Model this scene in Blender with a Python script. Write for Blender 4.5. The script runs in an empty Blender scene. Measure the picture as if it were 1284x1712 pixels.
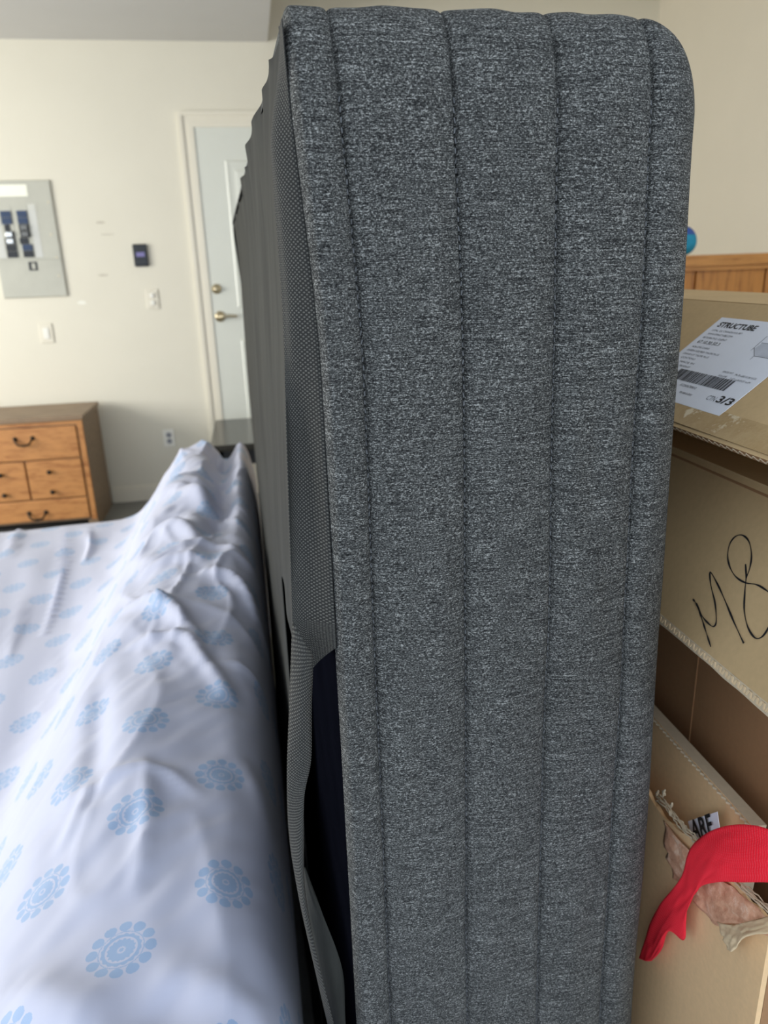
import bpy, bmesh, math, random
import numpy as np
from mathutils import Vector, Matrix

random.seed(7)
rng = np.random.default_rng(7)
sc = bpy.context.scene
C = sc.collection
H = 1.475                                   # eye height above the garage floor (m)
FPX = 1250.0                                # focal length in pixels of the 1284 x 1712 frame

# ------------------------------------------------------------------ camera
def basis(yaw, pitch, roll):
    y, p, r = map(math.radians, (yaw, pitch, roll))
    f = np.array([math.sin(y)*math.cos(p), math.cos(y)*math.cos(p), -math.sin(p)])
    rt = np.array([math.cos(y), -math.sin(y), 0.0])
    up = np.cross(rt, f)
    return rt*math.cos(r)-up*math.sin(r), rt*math.sin(r)+up*math.cos(r), f
CR, CU, CF = basis(9.2, 18.3, 1.96)
cam_d = bpy.data.cameras.new('camera')
cam = bpy.data.objects.new('camera', cam_d)
C.objects.link(cam)
m = Matrix.Identity(4)
for i in range(3):
    m[i][0], m[i][1], m[i][2] = CR[i], CU[i], -CF[i]
m[2][3] = H
cam.matrix_world = m
cam_d.sensor_fit = 'AUTO'
cam_d.sensor_width = 36.0
cam_d.lens = FPX/1712*36.0
cam_d.clip_start = 0.02
cam_d.dof.use_dof = True
cam_d.dof.focus_distance = 0.56
cam_d.dof.aperture_fstop = 8.5
sc.camera = cam

# ------------------------------------------------------------------ light
world = bpy.data.worlds.new('sky')
sc.world = world
world.use_nodes = True
bg = world.node_tree.nodes['Background']
bg.inputs[0].default_value = (0.76, 0.86, 1.0, 1)
bg.inputs[1].default_value = 2.2

def area(name, loc, target, sx, sy, power, col):
    l = bpy.data.lights.new(name, 'AREA')
    l.shape = 'RECTANGLE'; l.size = sx; l.size_y = sy; l.energy = power; l.color = col
    o = bpy.data.objects.new(name, l)
    C.objects.link(o)
    o.location = loc
    d = Vector(target)-Vector(loc)
    o.rotation_euler = d.to_track_quat('-Z', 'Y').to_euler()
    return o
area('window_daylight', (-4.3, 2.6, 1.6), (0, 2.9, 1.1), 2.6, 1.5, 170, (1.0, 0.97, 0.90))

sc.view_settings.view_transform = 'Standard'
sc.view_settings.look = 'None'
sc.view_settings.gamma = 1.0
sc.view_settings.use_curve_mapping = False
sc.view_settings.exposure = 0.0

# ------------------------------------------------------------------ helpers
def ray(x, y):
    return CR*(x-642)/FPX - CU*(y-856)/FPX + CF
def onY(x, y, Y):
    r = ray(x, y); p = r*Y/r[1]; p[2] += H; return p
def onX(x, y, X):
    r = ray(x, y); p = r*X/r[0]; p[2] += H; return p
def onZ(x, y, z):
    r = ray(x, y); p = r*(z-H)/r[2]; p[2] += H; return p

ROOT = {}
def empty(name, loc, label, cat, group=None):
    o = bpy.data.objects.new(name, None)
    o.empty_display_size = 0.05
    C.objects.link(o)
    o.location = loc
    o['label'] = label; o['category'] = cat
    if group: o['group'] = group
    ROOT[o.name] = np.array(loc, float)
    return o
def mesh(name, verts, faces, mat, parent=None, smooth=False, loc=None, kind=None, label=None, cat=None, uv=None, solid=0.0, offset=0.0):
    v = np.array(verts, float).reshape(-1, 3)
    if parent is not None:
        base = ROOT[parent.name]
    else:
        base = np.array(loc, float) if loc is not None else np.zeros(3)
    me = bpy.data.meshes.new(name)
    me.from_pydata((v-base).tolist(), [], [list(map(int, f)) for f in faces])
    if smooth:
        me.polygons.foreach_set('use_smooth', [True]*len(me.polygons))
    if uv is not None:
        lay = me.uv_layers.new(name='UVMap')
        idx = np.empty(len(me.loops), dtype=np.int32)
        me.loops.foreach_get('vertex_index', idx)
        lay.data.foreach_set('uv', np.asarray(uv, dtype=np.float32)[idx].ravel())
    me.materials.append(mat)
    me.update()
    o = bpy.data.objects.new(name, me)
    C.objects.link(o)
    if parent is not None:
        o.parent = parent
        ROOT[o.name] = base
    else:
        o.location = base.tolist()
        ROOT[o.name] = base
    if kind: o['kind'] = kind
    if label: o['label'] = label
    if cat: o['category'] = cat
    if solid:
        s = o.modifiers.new('thickness', 'SOLIDIFY'); s.thickness = solid; s.offset = offset
    return o
def fixn(o):
    bm = bmesh.new(); bm.from_mesh(o.data)
    bmesh.ops.recalc_face_normals(bm, faces=bm.faces)
    bm.to_mesh(o.data); bm.free()
    return o
def boxvf(x0, x1, y0, y1, z0, z1):
    v = [(x0,y0,z0),(x1,y0,z0),(x1,y1,z0),(x0,y1,z0),(x0,y0,z1),(x1,y0,z1),(x1,y1,z1),(x0,y1,z1)]
    f = [(0,3,2,1),(4,5,6,7),(0,1,5,4),(1,2,6,5),(2,3,7,6),(3,0,4,7)]
    return v, f
def box(name, x0, x1, y0, y1, z0, z1, mat, parent=None, bev=0.0, loc=None, kind=None, **k):
    v, f = boxvf(x0, x1, y0, y1, z0, z1)
    o = mesh(name, v, f, mat, parent, loc=loc, kind=kind, **k)
    if bev:
        b = o.modifiers.new('bevel', 'BEVEL'); b.width = bev; b.segments = 3; b.limit_method = 'ANGLE'
        o.data.polygons.foreach_set('use_smooth', [True]*6)
        w = o.modifiers.new('wn', 'WEIGHTED_NORMAL')
    return o
def boxes(name, lst, mat, parent=None, **k):
    V, Fc = [], []
    for b in lst:
        v, f = boxvf(*b); n = len(V); V += v; Fc += [tuple(i+n for i in q) for q in f]
    return mesh(name, V, Fc, mat, parent, **k)
def gridfaces(nu, nv):
    a = np.arange(nu*nv).reshape(nu, nv)
    return np.stack([a[:-1,:-1], a[1:,:-1], a[1:,1:], a[:-1,1:]], -1).reshape(-1, 4)
def lathe(profile, origin, axis, n=24):
    axis = Vector(axis).normalized()
    t = axis.orthogonal().normalized(); b = axis.cross(t)
    V, Fc = [], []
    for r, h in profile:
        for i in range(n):
            a = 2*math.pi*i/n
            V.append(Vector(origin)+axis*h+t*(r*math.cos(a))+b*(r*math.sin(a)))
    m_ = len(profile)
    for j in range(m_-1):
        for i in range(n):
            Fc.append((j*n+i, j*n+(i+1)%n, (j+1)*n+(i+1)%n, (j+1)*n+i))
    Fc.append(tuple(range(n-1, -1, -1))); Fc.append(tuple((m_-1)*n+i for i in range(n)))
    return [tuple(v) for v in V], Fc
def tube(pts, r, n=10):
    pts = [Vector(p) for p in pts]
    V, Fc = [], []
    for k, p in enumerate(pts):
        d = (pts[min(k+1, len(pts)-1)]-pts[max(k-1, 0)]).normalized()
        t = d.cross(Vector((0.31, 0.17, 0.93))).normalized(); b = d.cross(t)
        rr = r[k] if isinstance(r, (list, tuple)) else r
        for i in range(n):
            a = 2*math.pi*i/n
            V.append(tuple(p+t*rr*math.cos(a)+b*rr*math.sin(a)))
    for k in range(len(pts)-1):
        for i in range(n):
            Fc.append((k*n+i, k*n+(i+1)%n, (k+1)*n+(i+1)%n, (k+1)*n+i))
    Fc.append(tuple(range(n-1, -1, -1))); Fc.append(tuple((len(pts)-1)*n+i for i in range(n)))
    return V, Fc
def catmull(P, n):
    P = np.array(P, float)
    P = np.vstack([2*P[0]-P[1], P, 2*P[-1]-P[-2]])
    out = []
    m_ = len(P)-3
    for t in np.linspace(0, m_-1e-9, n):
        i = int(t); u = t-i
        p0, p1, p2, p3 = P[i:i+4]
        out.append(0.5*((2*p1)+(-p0+p2)*u+(2*p0-5*p1+4*p2-p3)*u*u+(-p0+3*p1-3*p2+p3)*u**3))
    return np.array(out)
_perm = rng.random((64, 64))
def vnoise(x, y):
    xi = np.floor(x).astype(int); yi = np.floor(y).astype(int)
    fx = x-xi; fy = y-yi
    fx = fx*fx*(3-2*fx); fy = fy*fy*(3-2*fy)
    g = lambda a, b: _perm[a % 64, b % 64]
    return ((g(xi,yi)*(1-fx)+g(xi+1,yi)*fx)*(1-fy)+(g(xi,yi+1)*(1-fx)+g(xi+1,yi+1)*fx)*fy)*2-1
def sstep(a, b, x):
    t = np.clip((x-a)/(b-a), 0, 1); return t*t*(3-2*t)

# ------------------------------------------------------------------ materials
def srgb(r, g, b):
    f = lambda c: (c/255)/12.92 if c/255 <= 0.04045 else (((c/255)+0.055)/1.055)**2.4
    return (f(r), f(g), f(b), 1)
class NT:
    def __init__(s, name):
        s.m = bpy.data.materials.new(name); s.m.use_nodes = True
        s.t = s.m.node_tree; s.b = s.t.nodes['Principled BSDF']
    def n(s, typ, **k):
        nd = s.t.nodes.new(typ)
        for a, b in k.items(): setattr(nd, a, b)
        return nd
    def l(s, a, b): s.t.links.new(a, b)
    def coord(s, out='Object', scale=(1,1,1), rot=(0,0,0), loc=(0,0,0)):
        c = s.n('ShaderNodeTexCoord'); mp = s.n('ShaderNodeMapping')
        mp.inputs['Scale'].default_value = scale; mp.inputs['Rotation'].default_value = rot; mp.inputs['Location'].default_value = loc
        s.l(c.outputs[out], mp.inputs[0]); return mp.outputs[0]
    def noise(s, vec, scale, detail=3, rough=0.55):
        nd = s.n('ShaderNodeTexNoise'); nd.inputs['Scale'].default_value = scale
        nd.inputs['Detail'].default_value = detail; nd.inputs['Roughness'].default_value = rough
        s.l(vec, nd.inputs['Vector']); return nd.outputs[0]
    def ramp(s, fac, stops):
        r = s.n('ShaderNodeValToRGB'); e = r.color_ramp.elements
        while len(e) > 1: e.remove(e[-1])
        e[0].position, e[0].color = stops[0]
        for p, c in stops[1:]:
            q = e.new(p); q.color = c
        s.l(fac, r.inputs[0]); return r.outputs[0]
    def math(s, op, a, b=None, c=None, clamp=False):
        nd = s.n('ShaderNodeMath', operation=op, use_clamp=clamp)
        for i, v in enumerate((a, b, c)):
            if v is None: continue
            if isinstance(v, (int, float)): nd.inputs[i].default_value = v
            else: s.l(v, nd.inputs[i])
        return nd.outputs[0]
    def mix(s, fac, a, b, blend='MIX'):
        nd = s.n('ShaderNodeMix', data_type='RGBA', blend_type=blend)
        for sock, v in ((nd.inputs[0], fac), (nd.inputs[6], a), (nd.inputs[7], b)):
            if isinstance(v, (int, float)): sock.default_value = v
            elif isinstance(v, tuple): sock.default_value = v
            else: s.l(v, sock)
        return nd.outputs[2]
    def bump(s, h, strength=0.3, dist=0.001):
        nd = s.n('ShaderNodeBump'); nd.inputs['Strength'].default_value = strength; nd.inputs['Distance'].default_value = dist
        s.l(h, nd.inputs['Height']); s.l(nd.outputs[0], s.b.inputs['Normal'])
    def base(s, c):
        if isinstance(c, tuple): s.b.inputs['Base Color'].default_value = c
        else: s.l(c, s.b.inputs['Base Color'])
    def set(s, **k):
        for a, v in k.items(): s.b.inputs[a.replace('_', ' ')].default_value = v
        return s
def simple(name, col, rough=0.6, metal=0.0, var=0.08, scale=12.0, bump=0.0, bscale=200, bdist=0.0005):
    t = NT(name); v = t.coord()
    nz = t.noise(v, scale, 4)
    a = tuple(c*(1-var) for c in col[:3])+(1,); b = tuple(min(1, c*(1+var)) for c in col[:3])+(1,)
    t.base(t.ramp(nz, [(0.3, a), (0.7, b)]))
    t.set(Roughness=rough, Metallic=metal)
    if bump: t.bump(t.noise(v, bscale, 3), bump, bdist)
    return t.m

M_wall = simple('cream_wall_paint', srgb(226, 221, 204), 0.75, var=0.015, scale=3, bump=0.15, bscale=90, bdist=0.0008)
M_wallR = simple('dimmed_wall_paint', srgb(216, 208, 190), 0.75, var=0.015, scale=3, bump=0.15, bscale=90, bdist=0.0008)  # darker than the back wall: the right wall's weaker light is in the colour
M_ceil = simple('grey_ceiling_paint', srgb(208, 207, 205), 0.85, var=0.015, scale=4, bump=0.2, bscale=70)
M_ceil2 = simple('pale_ceiling_paint', srgb(226, 220, 203), 0.85, var=0.015, scale=4)
M_conc = simple('grey_concrete', srgb(128, 128, 124), 0.6, var=0.12, scale=5, bump=0.2, bscale=120)
M_trim = simple('cream_gloss_trim', srgb(232, 226, 208), 0.35, var=0.01)
M_door = simple('white_door_paint', srgb(220, 222, 211), 0.4, var=0.01)
M_white = simple('white_plastic', srgb(238, 236, 226), 0.35, var=0.01)
M_ivory = simple('ivory_plastic', srgb(226, 220, 202), 0.35, var=0.01)
M_nickel = simple('satin_nickel', srgb(200, 188, 160), 0.28, 1.0, var=0.04)
M_panel = simple('grey_enamel_steel', srgb(186, 185, 172), 0.45, 0.1, var=0.05, scale=9)
M_black = simple('black_plastic', srgb(26, 28, 31), 0.35, var=0.1)
M_bluelabel = simple('dark_blue_plastic', srgb(38, 58, 90), 0.4, var=0.15, scale=60)
M_chrome = simple('bright_metal', srgb(225, 225, 220), 0.25, 0.9, var=0.02)
M_paper = simple('white_paper', srgb(232, 234, 240), 0.55, var=0.012, scale=40)
M_yellowpaper = simple('pale_label_paper', srgb(250, 250, 232), 0.5, var=0.01)
M_ink = simple('black_ink', srgb(24, 24, 28), 0.6, var=0.05)
M_greyink = simple('grey_ink', srgb(96, 97, 102), 0.6, var=0.15, scale=300)
M_paleink = simple('pale_grey_ink', srgb(196, 199, 206), 0.6, var=0.06, scale=90)
M_darkwood = simple('dark_bronze_metal', srgb(52, 44, 36), 0.4, 0.7, var=0.1)
M_glossdark = simple('glossy_dark_grey', srgb(48, 46, 40), 0.22, 0.0, var=0.06)
M_teal = simple('teal_cloth', srgb(36, 150, 182), 0.7, var=0.12, scale=50, bump=0.3, bscale=500)
M_purple = simple('blue_violet_cloth', srgb(58, 92, 168), 0.7, var=0.12, scale=50, bump=0.3, bscale=500)
M_screen = simple('keypad_display', srgb(120, 112, 165), 0.2, var=0.15, scale=200)
M_stitch = simple('charcoal_thread', srgb(92, 94, 95), 0.7, var=0.5, scale=140)
M_red = None

def mat_wood(name, light, dark, scale, rot=(0, 0, 0), rough=0.42):
    t = NT(name)
    v = t.coord(scale=scale, rot=rot)
    n1 = t.noise(v, 6, 5, 0.6)
    n2 = t.noise(v, 28, 4, 0.7)
    f = t.math('ADD', t.math('MULTIPLY', n1, 0.7), t.math('MULTIPLY', n2, 0.3))
    t.base(t.ramp(f, [(0.34, dark), (0.5, light), (0.62, tuple(min(1, c*1.12) for c in light[:3])+(1,)), (0.75, dark)]))
    t.set(Roughness=rough); t.bump(n2, 0.12, 0.0008)
    return t.m
M_pine = mat_wood('honey_pine', srgb(186, 130, 76), srgb(150, 92, 48), (1.2, 6, 6))
M_pinetop = mat_wood('brown_stained_pine', srgb(134, 112, 88), srgb(106, 86, 66), (1.2, 6, 6), rough=0.5)
M_oak = mat_wood('orange_oak', srgb(198, 132, 62), srgb(150, 88, 36), (14, 14, 1.2))
M_oakcap = mat_wood('orange_oak_cap', srgb(206, 142, 72), srgb(168, 104, 46), (1.2, 14, 14))

def mat_card(name, col, rough=0.8, lines=(0, 0, 0), dark=0.88):
    t = NT(name); v = t.coord()
    n1 = t.noise(v, 7, 4); n2 = t.noise(v, 180, 3)
    f = t.math('ADD', t.math('MULTIPLY', n1, 0.6), t.math('MULTIPLY', n2, 0.4))
    t.base(t.ramp(f, [(0.3, tuple(c*dark for c in col[:3])+(1,)), (0.7, tuple(min(1, c*1.06) for c in col[:3])+(1,))]))
    t.set(Roughness=rough)
    w = t.n('ShaderNodeTexWave', wave_type='BANDS', bands_direction='Y', wave_profile='SIN')
    w.inputs['Scale'].default_value = 30; w.inputs['Distortion'].default_value = 0.6
    t.l(v, w.inputs['Vector'])
    h = t.math('ADD', t.math('MULTIPLY', w.outputs[1], 0.5), t.math('MULTIPLY', n2, 0.4))
    t.bump(h, 0.12, 0.0008)
    return t.m
M_card = mat_card('kraft_cardboard', srgb(202, 172, 126))
M_card2 = mat_card('tan_cardboard', srgb(236, 198, 148))
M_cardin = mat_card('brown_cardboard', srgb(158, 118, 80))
M_edge = mat_card('cut_cardboard_edge', srgb(208, 190, 160))
M_torn = mat_card('torn_pale_paper', srgb(226, 200, 160), dark=0.94)
def mat_tornpink():
    t = NT('torn_pinkish_liner'); v = t.coord()
    n = t.noise(v, 60, 5, 0.7)
    t.base(t.ramp(n, [(0.3, srgb(190, 130, 98)), (0.55, srgb(222, 172, 138)), (0.72, srgb(246, 218, 190))]))
    t.set(Roughness=0.85); t.bump(n, 0.7, 0.003); return t.m
M_tornpink = mat_tornpink()
def mat_red():
    t = NT('red_woven_tape'); v = t.coord('UV')
    w1 = t.n('ShaderNodeTexWave', wave_type='BANDS', bands_direction='X'); w1.inputs['Scale'].default_value = 260
    w2 = t.n('ShaderNodeTexWave', wave_type='BANDS', bands_direction='Y'); w2.inputs['Scale'].default_value = 260
    t.l(v, w1.inputs['Vector']); t.l(v, w2.inputs['Vector'])
    w = t.math('MULTIPLY', w1.outputs[1], w2.outputs[1])
    t.base(t.mix(w, srgb(250, 20, 44), srgb(255, 80, 92)))
    t.set(Roughness=0.8, Specular_IOR_Level=0.3)
    t.bump(w, 0.4, 0.0006); return t.m
M_red = mat_red()

def mat_upholstery():
    t = NT('heathered_charcoal_fabric')
    va = t.coord(scale=(520, 520, 1300)); vb = t.coord(scale=(1100, 1100, 1100)); vc = t.coord(scale=(45, 45, 1100))
    a = t.noise(va, 1, 2, 0.5); b = t.noise(vb, 1, 2, 0.6); c = t.noise(vc, 1, 2, 0.5)
    f = t.math('ADD', t.math('ADD', t.math('MULTIPLY', a, 0.42), t.math('MULTIPLY', b, 0.38)), t.math('MULTIPLY', c, 0.2))
    t.base(t.ramp(f, [(0.38, srgb(18, 19, 19)), (0.47, srgb(55, 56, 55)), (0.54, srgb(94, 95, 92)), (0.63, srgb(166, 167, 162))]))
    t.set(Roughness=0.85, Specular_IOR_Level=0.25)
    t.bump(f, 1.0, 0.0022); return t.m
M_uph = mat_upholstery()
def mat_nonwoven(name, dots):
    t = NT(name)
    c0 = srgb(68, 70, 67)
    if dots:
        v = t.coord('UV', scale=(1, 1, 1), rot=(0, 0, 0.785))
        br = t.n('ShaderNodeTexVoronoi', feature='F1'); br.inputs['Scale'].default_value = 500; br.inputs['Randomness'].default_value = 0.12
        t.l(v, br.inputs['Vector'])
        d = t.ramp(br.outputs['Distance'], [(0.22, (1,1,1,1)), (0.36, (0,0,0,1))])
        t.base(t.mix(d, srgb(44, 44, 42), srgb(98, 97, 91)))
        t.bump(d, 0.5, 0.0006)
    else:
        v = t.coord(scale=(40, 40, 6)); n = t.noise(v, 1, 4, 0.6)
        v2 = t.coord(scale=(900, 900, 900)); n2 = t.noise(v2, 1, 2)
        t.base(t.ramp(n, [(0.3, srgb(30, 31, 29)), (0.7, srgb(52, 53, 49))]))
        t.bump(n2, 0.3, 0.0006)
    t.set(Roughness=0.75, Specular_IOR_Level=0.2); return t.m
M_nw = mat_nonwoven('black_nonwoven_cloth', False)
M_nwdot = mat_nonwoven('dotted_nonwoven_cloth', True)
M_inner = simple('shadow_black_inner', srgb(9, 10, 16), 0.9, var=0.2)  # shadow of the gap put into the colour
M_inner.node_tree.nodes['Principled BSDF'].inputs['Specular IOR Level'].default_value = 0.0

def mat_sheet():
    # printed medallions on a skewed lattice in cloth coordinates (metres)
    t = NT('white_sheet_with_blue_medallions')
    uv = t.n('ShaderNodeTexCoord').outputs['UV']
    sp = t.n('ShaderNodeSeparateXYZ'); t.l(uv, sp.inputs[0])
    x = t.math('SUBTRACT', sp.outputs[0], SHEET_O[0]); y = t.math('SUBTRACT', sp.outputs[1], SHEET_O[1])
    v1 = (-0.012, 0.19); v2 = (0.098, 0.07)
    det = v2[0]*v1[1]-v2[1]*v1[0]
    a = t.math('ADD', t.math('MULTIPLY', x, v1[1]/det), t.math('MULTIPLY', y, -v1[0]/det))
    b = t.math('ADD', t.math('MULTIPLY', x, -v2[1]/det), t.math('MULTIPLY', y, v2[0]/det))
    fa = t.math('SUBTRACT', a, t.math('ROUND', a)); fb = t.math('SUBTRACT', b, t.math('ROUND', b))
    dx = t.math('ADD', t.math('MULTIPLY', fa, v2[0]), t.math('MULTIPLY', fb, v1[0]))
    dy = t.math('ADD', t.math('MULTIPLY', fa, v2[1]), t.math('MULTIPLY', fb, v1[1]))
    r = t.math('DIVIDE', t.math('SQRT', t.math('ADD', t.math('MULTIPLY', dx, dx), t.math('MULTIPLY', dy, dy))), 0.0335)
    th = t.math('ARCTAN2', dy, dx)
    nz = t.noise(uv, 700, 2)
    jit = t.math('MULTIPLY', t.math('SUBTRACT', nz, 0.5), 0.09)
    rj = t.math('ADD', r, jit)
    # petals: 12 rounded blobs between r 0.68 and 1.0
    k = 12/(2*math.pi)
    ph = t.math('MULTIPLY', th, k)
    fp = t.math('SUBTRACT', ph, t.math('ROUND', ph))                 # -0.5..0.5
    ax = t.math('MULTIPLY', fp, 2*math.pi/12*0.84)
    pr = t.math('SUBTRACT', rj, 0.83)
    pd = t.math('SQRT', t.math('ADD', t.math('MULTIPLY', t.math('MULTIPLY', ax, ax), 0.85), t.math('MULTIPLY', pr, pr)))
    petal = t.math('LESS_THAN', pd, 0.172)
    def ring(lo, hi, src=rj):
        return t.math('MULTIPLY', t.math('GREATER_THAN', src, lo), t.math('LESS_THAN', src, hi))
    line = ring(0.625, 0.655)
    sc16 = t.math('MULTIPLY', t.math('SINE', t.math('MULTIPLY', th, 16)), 0.018)
    rs = t.math('ADD', rj, sc16)
    band = t.math('MULTIPLY', t.math('GREATER_THAN', r, 0.46), t.math('LESS_THAN', rs, 0.57))
    disc = ring(0.12, 0.39, rs)
    dot = t.math('LESS_THAN', rj, 0.07)
    tot = petal
    for q in (line, band, disc, dot): tot = t.math('MAXIMUM', tot, q)
    wv = t.noise(uv, 1500, 2)
    blue = t.mix(wv, srgb(124, 158, 198), srgb(146, 177, 209))
    t.base(t.mix(t.math('MULTIPLY', tot, 0.74), srgb(190, 193, 211), blue))
    t.set(Roughness=0.7); t.b.inputs['Sheen Weight'].default_value = 0.1
    t.bump(t.noise(uv, 900, 2), 0.1, 0.0004)
    return t.m

# ------------------------------------------------------------------ the room
YB = 5.1; CEIL = 2.745; CEIL2 = 3.0; XR = 2.70; XL = -4.4; YF = -0.35
box('floor', XL, XR, YF, YB, -0.1, 0.0, M_conc, kind='structure')
box('floor_bounce_driveway', -9, 7, -9, YF, -0.14, -0.02, M_conc, kind='structure')  # unseen ground outside, added to bounce light into the garage
DX0, DX1 = -0.252, 0.66                       # door leaf
DZ0, DZ1 = 0.262, 2.292
box('wall_back', XL-0.1, XR+0.1, YB, YB+0.12, 0.0, CEIL2, M_wall, kind='structure')
box('wall_right', XR, XR+0.12, YF, YB, 0.0, CEIL2, M_wallR, kind='structure')
boxes('wall_left', [(XL-0.12, XL, YF, 1.2, 0, CEIL2), (XL-0.12, XL, 4.0, YB, 0, CEIL2), (XL-0.12, XL, 1.2, 4.0, 0, 0.8), (XL-0.12, XL, 1.2, 4.0, 2.4, CEIL2)], M_wall, kind='structure')
box('ceiling', XL, 0.225, YF, YB, CEIL, CEIL2+0.1, M_ceil, kind='structure')
box('ceiling', 0.225, XR, YF, YB, CEIL2, CEIL2+0.1, M_ceil2, kind='structure')
boxes('baseboard_back', [(-1.03, DX0-0.1, YB-0.014, YB, 0, 0.085), (-1.03, DX0-0.1, YB-0.009, YB, 0.085, 0.105)], M_trim, kind='structure')
boxes('baseboard_right', [(XR-0.014, XR, YF, YB, 0, 0.1)], M_trim, kind='structure')

# faint scuffs on the cream wall
wallb = bpy.data.objects['wall_back']; ROOT[wallb.name] = np.zeros(3)
M_scuff = simple('grey_scuff', srgb(200, 193, 176), 0.8, var=0.05, scale=60)
M_spackle = simple('white_spackle', srgb(240, 238, 226), 0.8, var=0.02, scale=60)
for (px, py, w_, h_, mt) in ((168, 372, 0.034, 0.009, M_scuff), (173, 460, 0.036, 0.008, M_scuff), (180, 392, 0.05, 0.004, M_scuff), (137, 506, 0.03, 0.014, M_spackle)):
    q = onY(px, py, YB)
    ring = [(q[0]+w_*math.cos(k*math.pi/7)*random.uniform(0.75, 1), YB-0.0009, q[2]+h_*math.sin(k*math.pi/7)*random.uniform(0.7, 1)) for k in range(14)]
    V = ring+[(a_, YB, c_) for a_, b_, c_ in ring]
    mesh('scuff', V, [tuple(range(14))]+[(k, (k+1) % 14, 14+(k+1) % 14, 14+k) for k in range(14)], mt, wallb)

# door with casing
dt = YB-0.005
door = box('door_1', DX0, DX1, YB-0.012, YB-0.0005, DZ0, DZ1, M_door, kind='structure')
ROOT[door.name] = np.zeros(3)
def raised(name, x0, x1, z0, z1):
    V = []; Fc = []
    rings = [(0, 0.0), (0.012, 0.007), (0.03, 0.004), (0.05, 0.004), (0.075, 0.010)]
    for d, h in rings:
        V += [(x0+d, YB-0.012-h, z0+d), (x1-d, YB-0.012-h, z0+d), (x1-d, YB-0.012-h, z1-d), (x0+d, YB-0.012-h, z1-d)]
    for j in range(len(rings)-1):
        for i in range(4):
            Fc.append((j*4+i, j*4+(i+1) % 4, (j+1)*4+(i+1) % 4, (j+1)*4+i))
    Fc.append((16, 17, 18, 19))
    mesh(name, V, Fc, M_door, door)
for x0, x1 in ((DX0+0.165, DX0+0.42), (DX0+0.50, DX0+0.755)):
    raised('door_panel', x0, x1, DZ0+0.22, DZ0+0.78)
    raised('door_panel', x0, x1, DZ0+0.98, DZ0+1.85)
# deadbolt and lever
kp = onY(362, 483, YB); lp = onY(368, 529, YB)
v, f = lathe([(0.031, 0), (0.031, 0.006), (0.027, 0.012), (0.016, 0.016), (0.014, 0.03), (0.011, 0.034)], (kp[0], YB-0.012, kp[2]), (0, -1, 0))
mesh('deadbolt', v, f, M_nickel, door, smooth=True, label='round satin nickel deadbolt')
v, f = lathe([(0.034, 0), (0.034, 0.005), (0.028, 0.012), (0.014, 0.016), (0.012, 0.05), (0.008, 0.055)], (lp[0], YB-0.012, lp[2]), (0, -1, 0))
hd = mesh('door_handle', v, f, M_nickel, door, smooth=True, label='satin nickel lever handle')
ROOT[hd.name] = np.zeros(3)
v, f = tube([(lp[0], YB-0.058, lp[2]), (lp[0]+0.03, YB-0.06, lp[2]+0.004), (lp[0]+0.07, YB-0.06, lp[2]+0.004), (lp[0]+0.11, YB-0.056, lp[2]-0.002)], [0.011, 0.009, 0.008, 0.007])
mesh('lever', v, f, M_nickel, hd, smooth=True)
# casing: an outer backband and an inner bead
cw = 0.085
cas = []
for d0, d1, th in ((0.0, 0.022, 0.022), (0.022, 0.055, 0.013), (0.055, cw, 0.019)):
    cas.append((DX0-cw+d0, DX0-cw+d1, YB-th, YB, 0.0, DZ1+cw-d0))
    cas.append((DX1+cw-d1, DX1+cw-d0, YB-th, YB, 0.0, DZ1+cw-d0))
    cas.append((DX0-cw+d1, DX1+cw-d1, YB-th, YB, DZ1+cw-d1, DZ1+cw-d0))
boxes('trim_1', cas, M_trim, kind='structure')
box('trim_2', DX0-0.0, DX1+0.0, YB-0.05, YB, 0.0, DZ0-0.004, M_trim, kind='structure')

# ------------------------------------------------------------------ wall fittings
def plate(name, cx, cz, w, h, mat, label, cat):
    e = empty(name, (cx, YB, cz-h/2), label, cat)
    box('cover_plate', cx-w/2, cx+w/2, YB-0.007, YB, cz-h/2, cz+h/2, mat, e, bev=0.003)
    return e
p = onY(255, 500, YB)
e = plate('light_switch', p[0], p[2], 0.075, 0.12, M_ivory, 'ivory light switch beside the door casing', 'switch')
for s in (1, -1):
    box('toggle', p[0]-0.012, p[0]+0.012, YB-0.016, YB-0.006, p[2]+s*0.022-0.014, p[2]+s*0.022+0.014, M_white, e, bev=0.003)
    v, f = lathe([(0.003, 0), (0.003, 0.001), (0.001, 0.0015)], (p[0], YB-0.007, p[2]+s*0.048), (0, -1, 0), 10)
    mesh('screw', v, f, M_nickel, e)
p = onY(78, 557, YB)
e = plate('wall_plate', p[0], p[2], 0.078, 0.12, M_ivory, 'white wall plate below the breaker panel', 'wall plate')
box('rocker', p[0]-0.017, p[0]+0.017, YB-0.012, YB-0.006, p[2]-0.034, p[2]+0.034, M_white, e, bev=0.003)
p = onY(283, 732, YB)
e = plate('power_outlet', p[0], p[2], 0.075, 0.118, M_white, 'white double power outlet low on the wall', 'outlet')
for s in (1, -1):
    v, f = lathe([(0.017, 0), (0.017, 0.004), (0.014, 0.005)], (p[0], YB-0.006, p[2]+s*0.021), (0, -1, 0), 20)
    r_ = mesh('socket', v, f, simple('grey_plastic', srgb(150, 152, 158), 0.4), e, smooth=False)
    for d in (-0.006, 0.006):
        box('slot', p[0]+d-0.0012, p[0]+d+0.0012, YB-0.0115, YB-0.010, p[2]+s*0.021-0.004, p[2]+s*0.021+0.005, M_black, r_)
p = onY(235.5, 427, YB)
e = empty('alarm_keypad', (p[0], YB, p[2]-0.065), 'small black keypad with a violet display on the wall', 'keypad')
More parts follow.
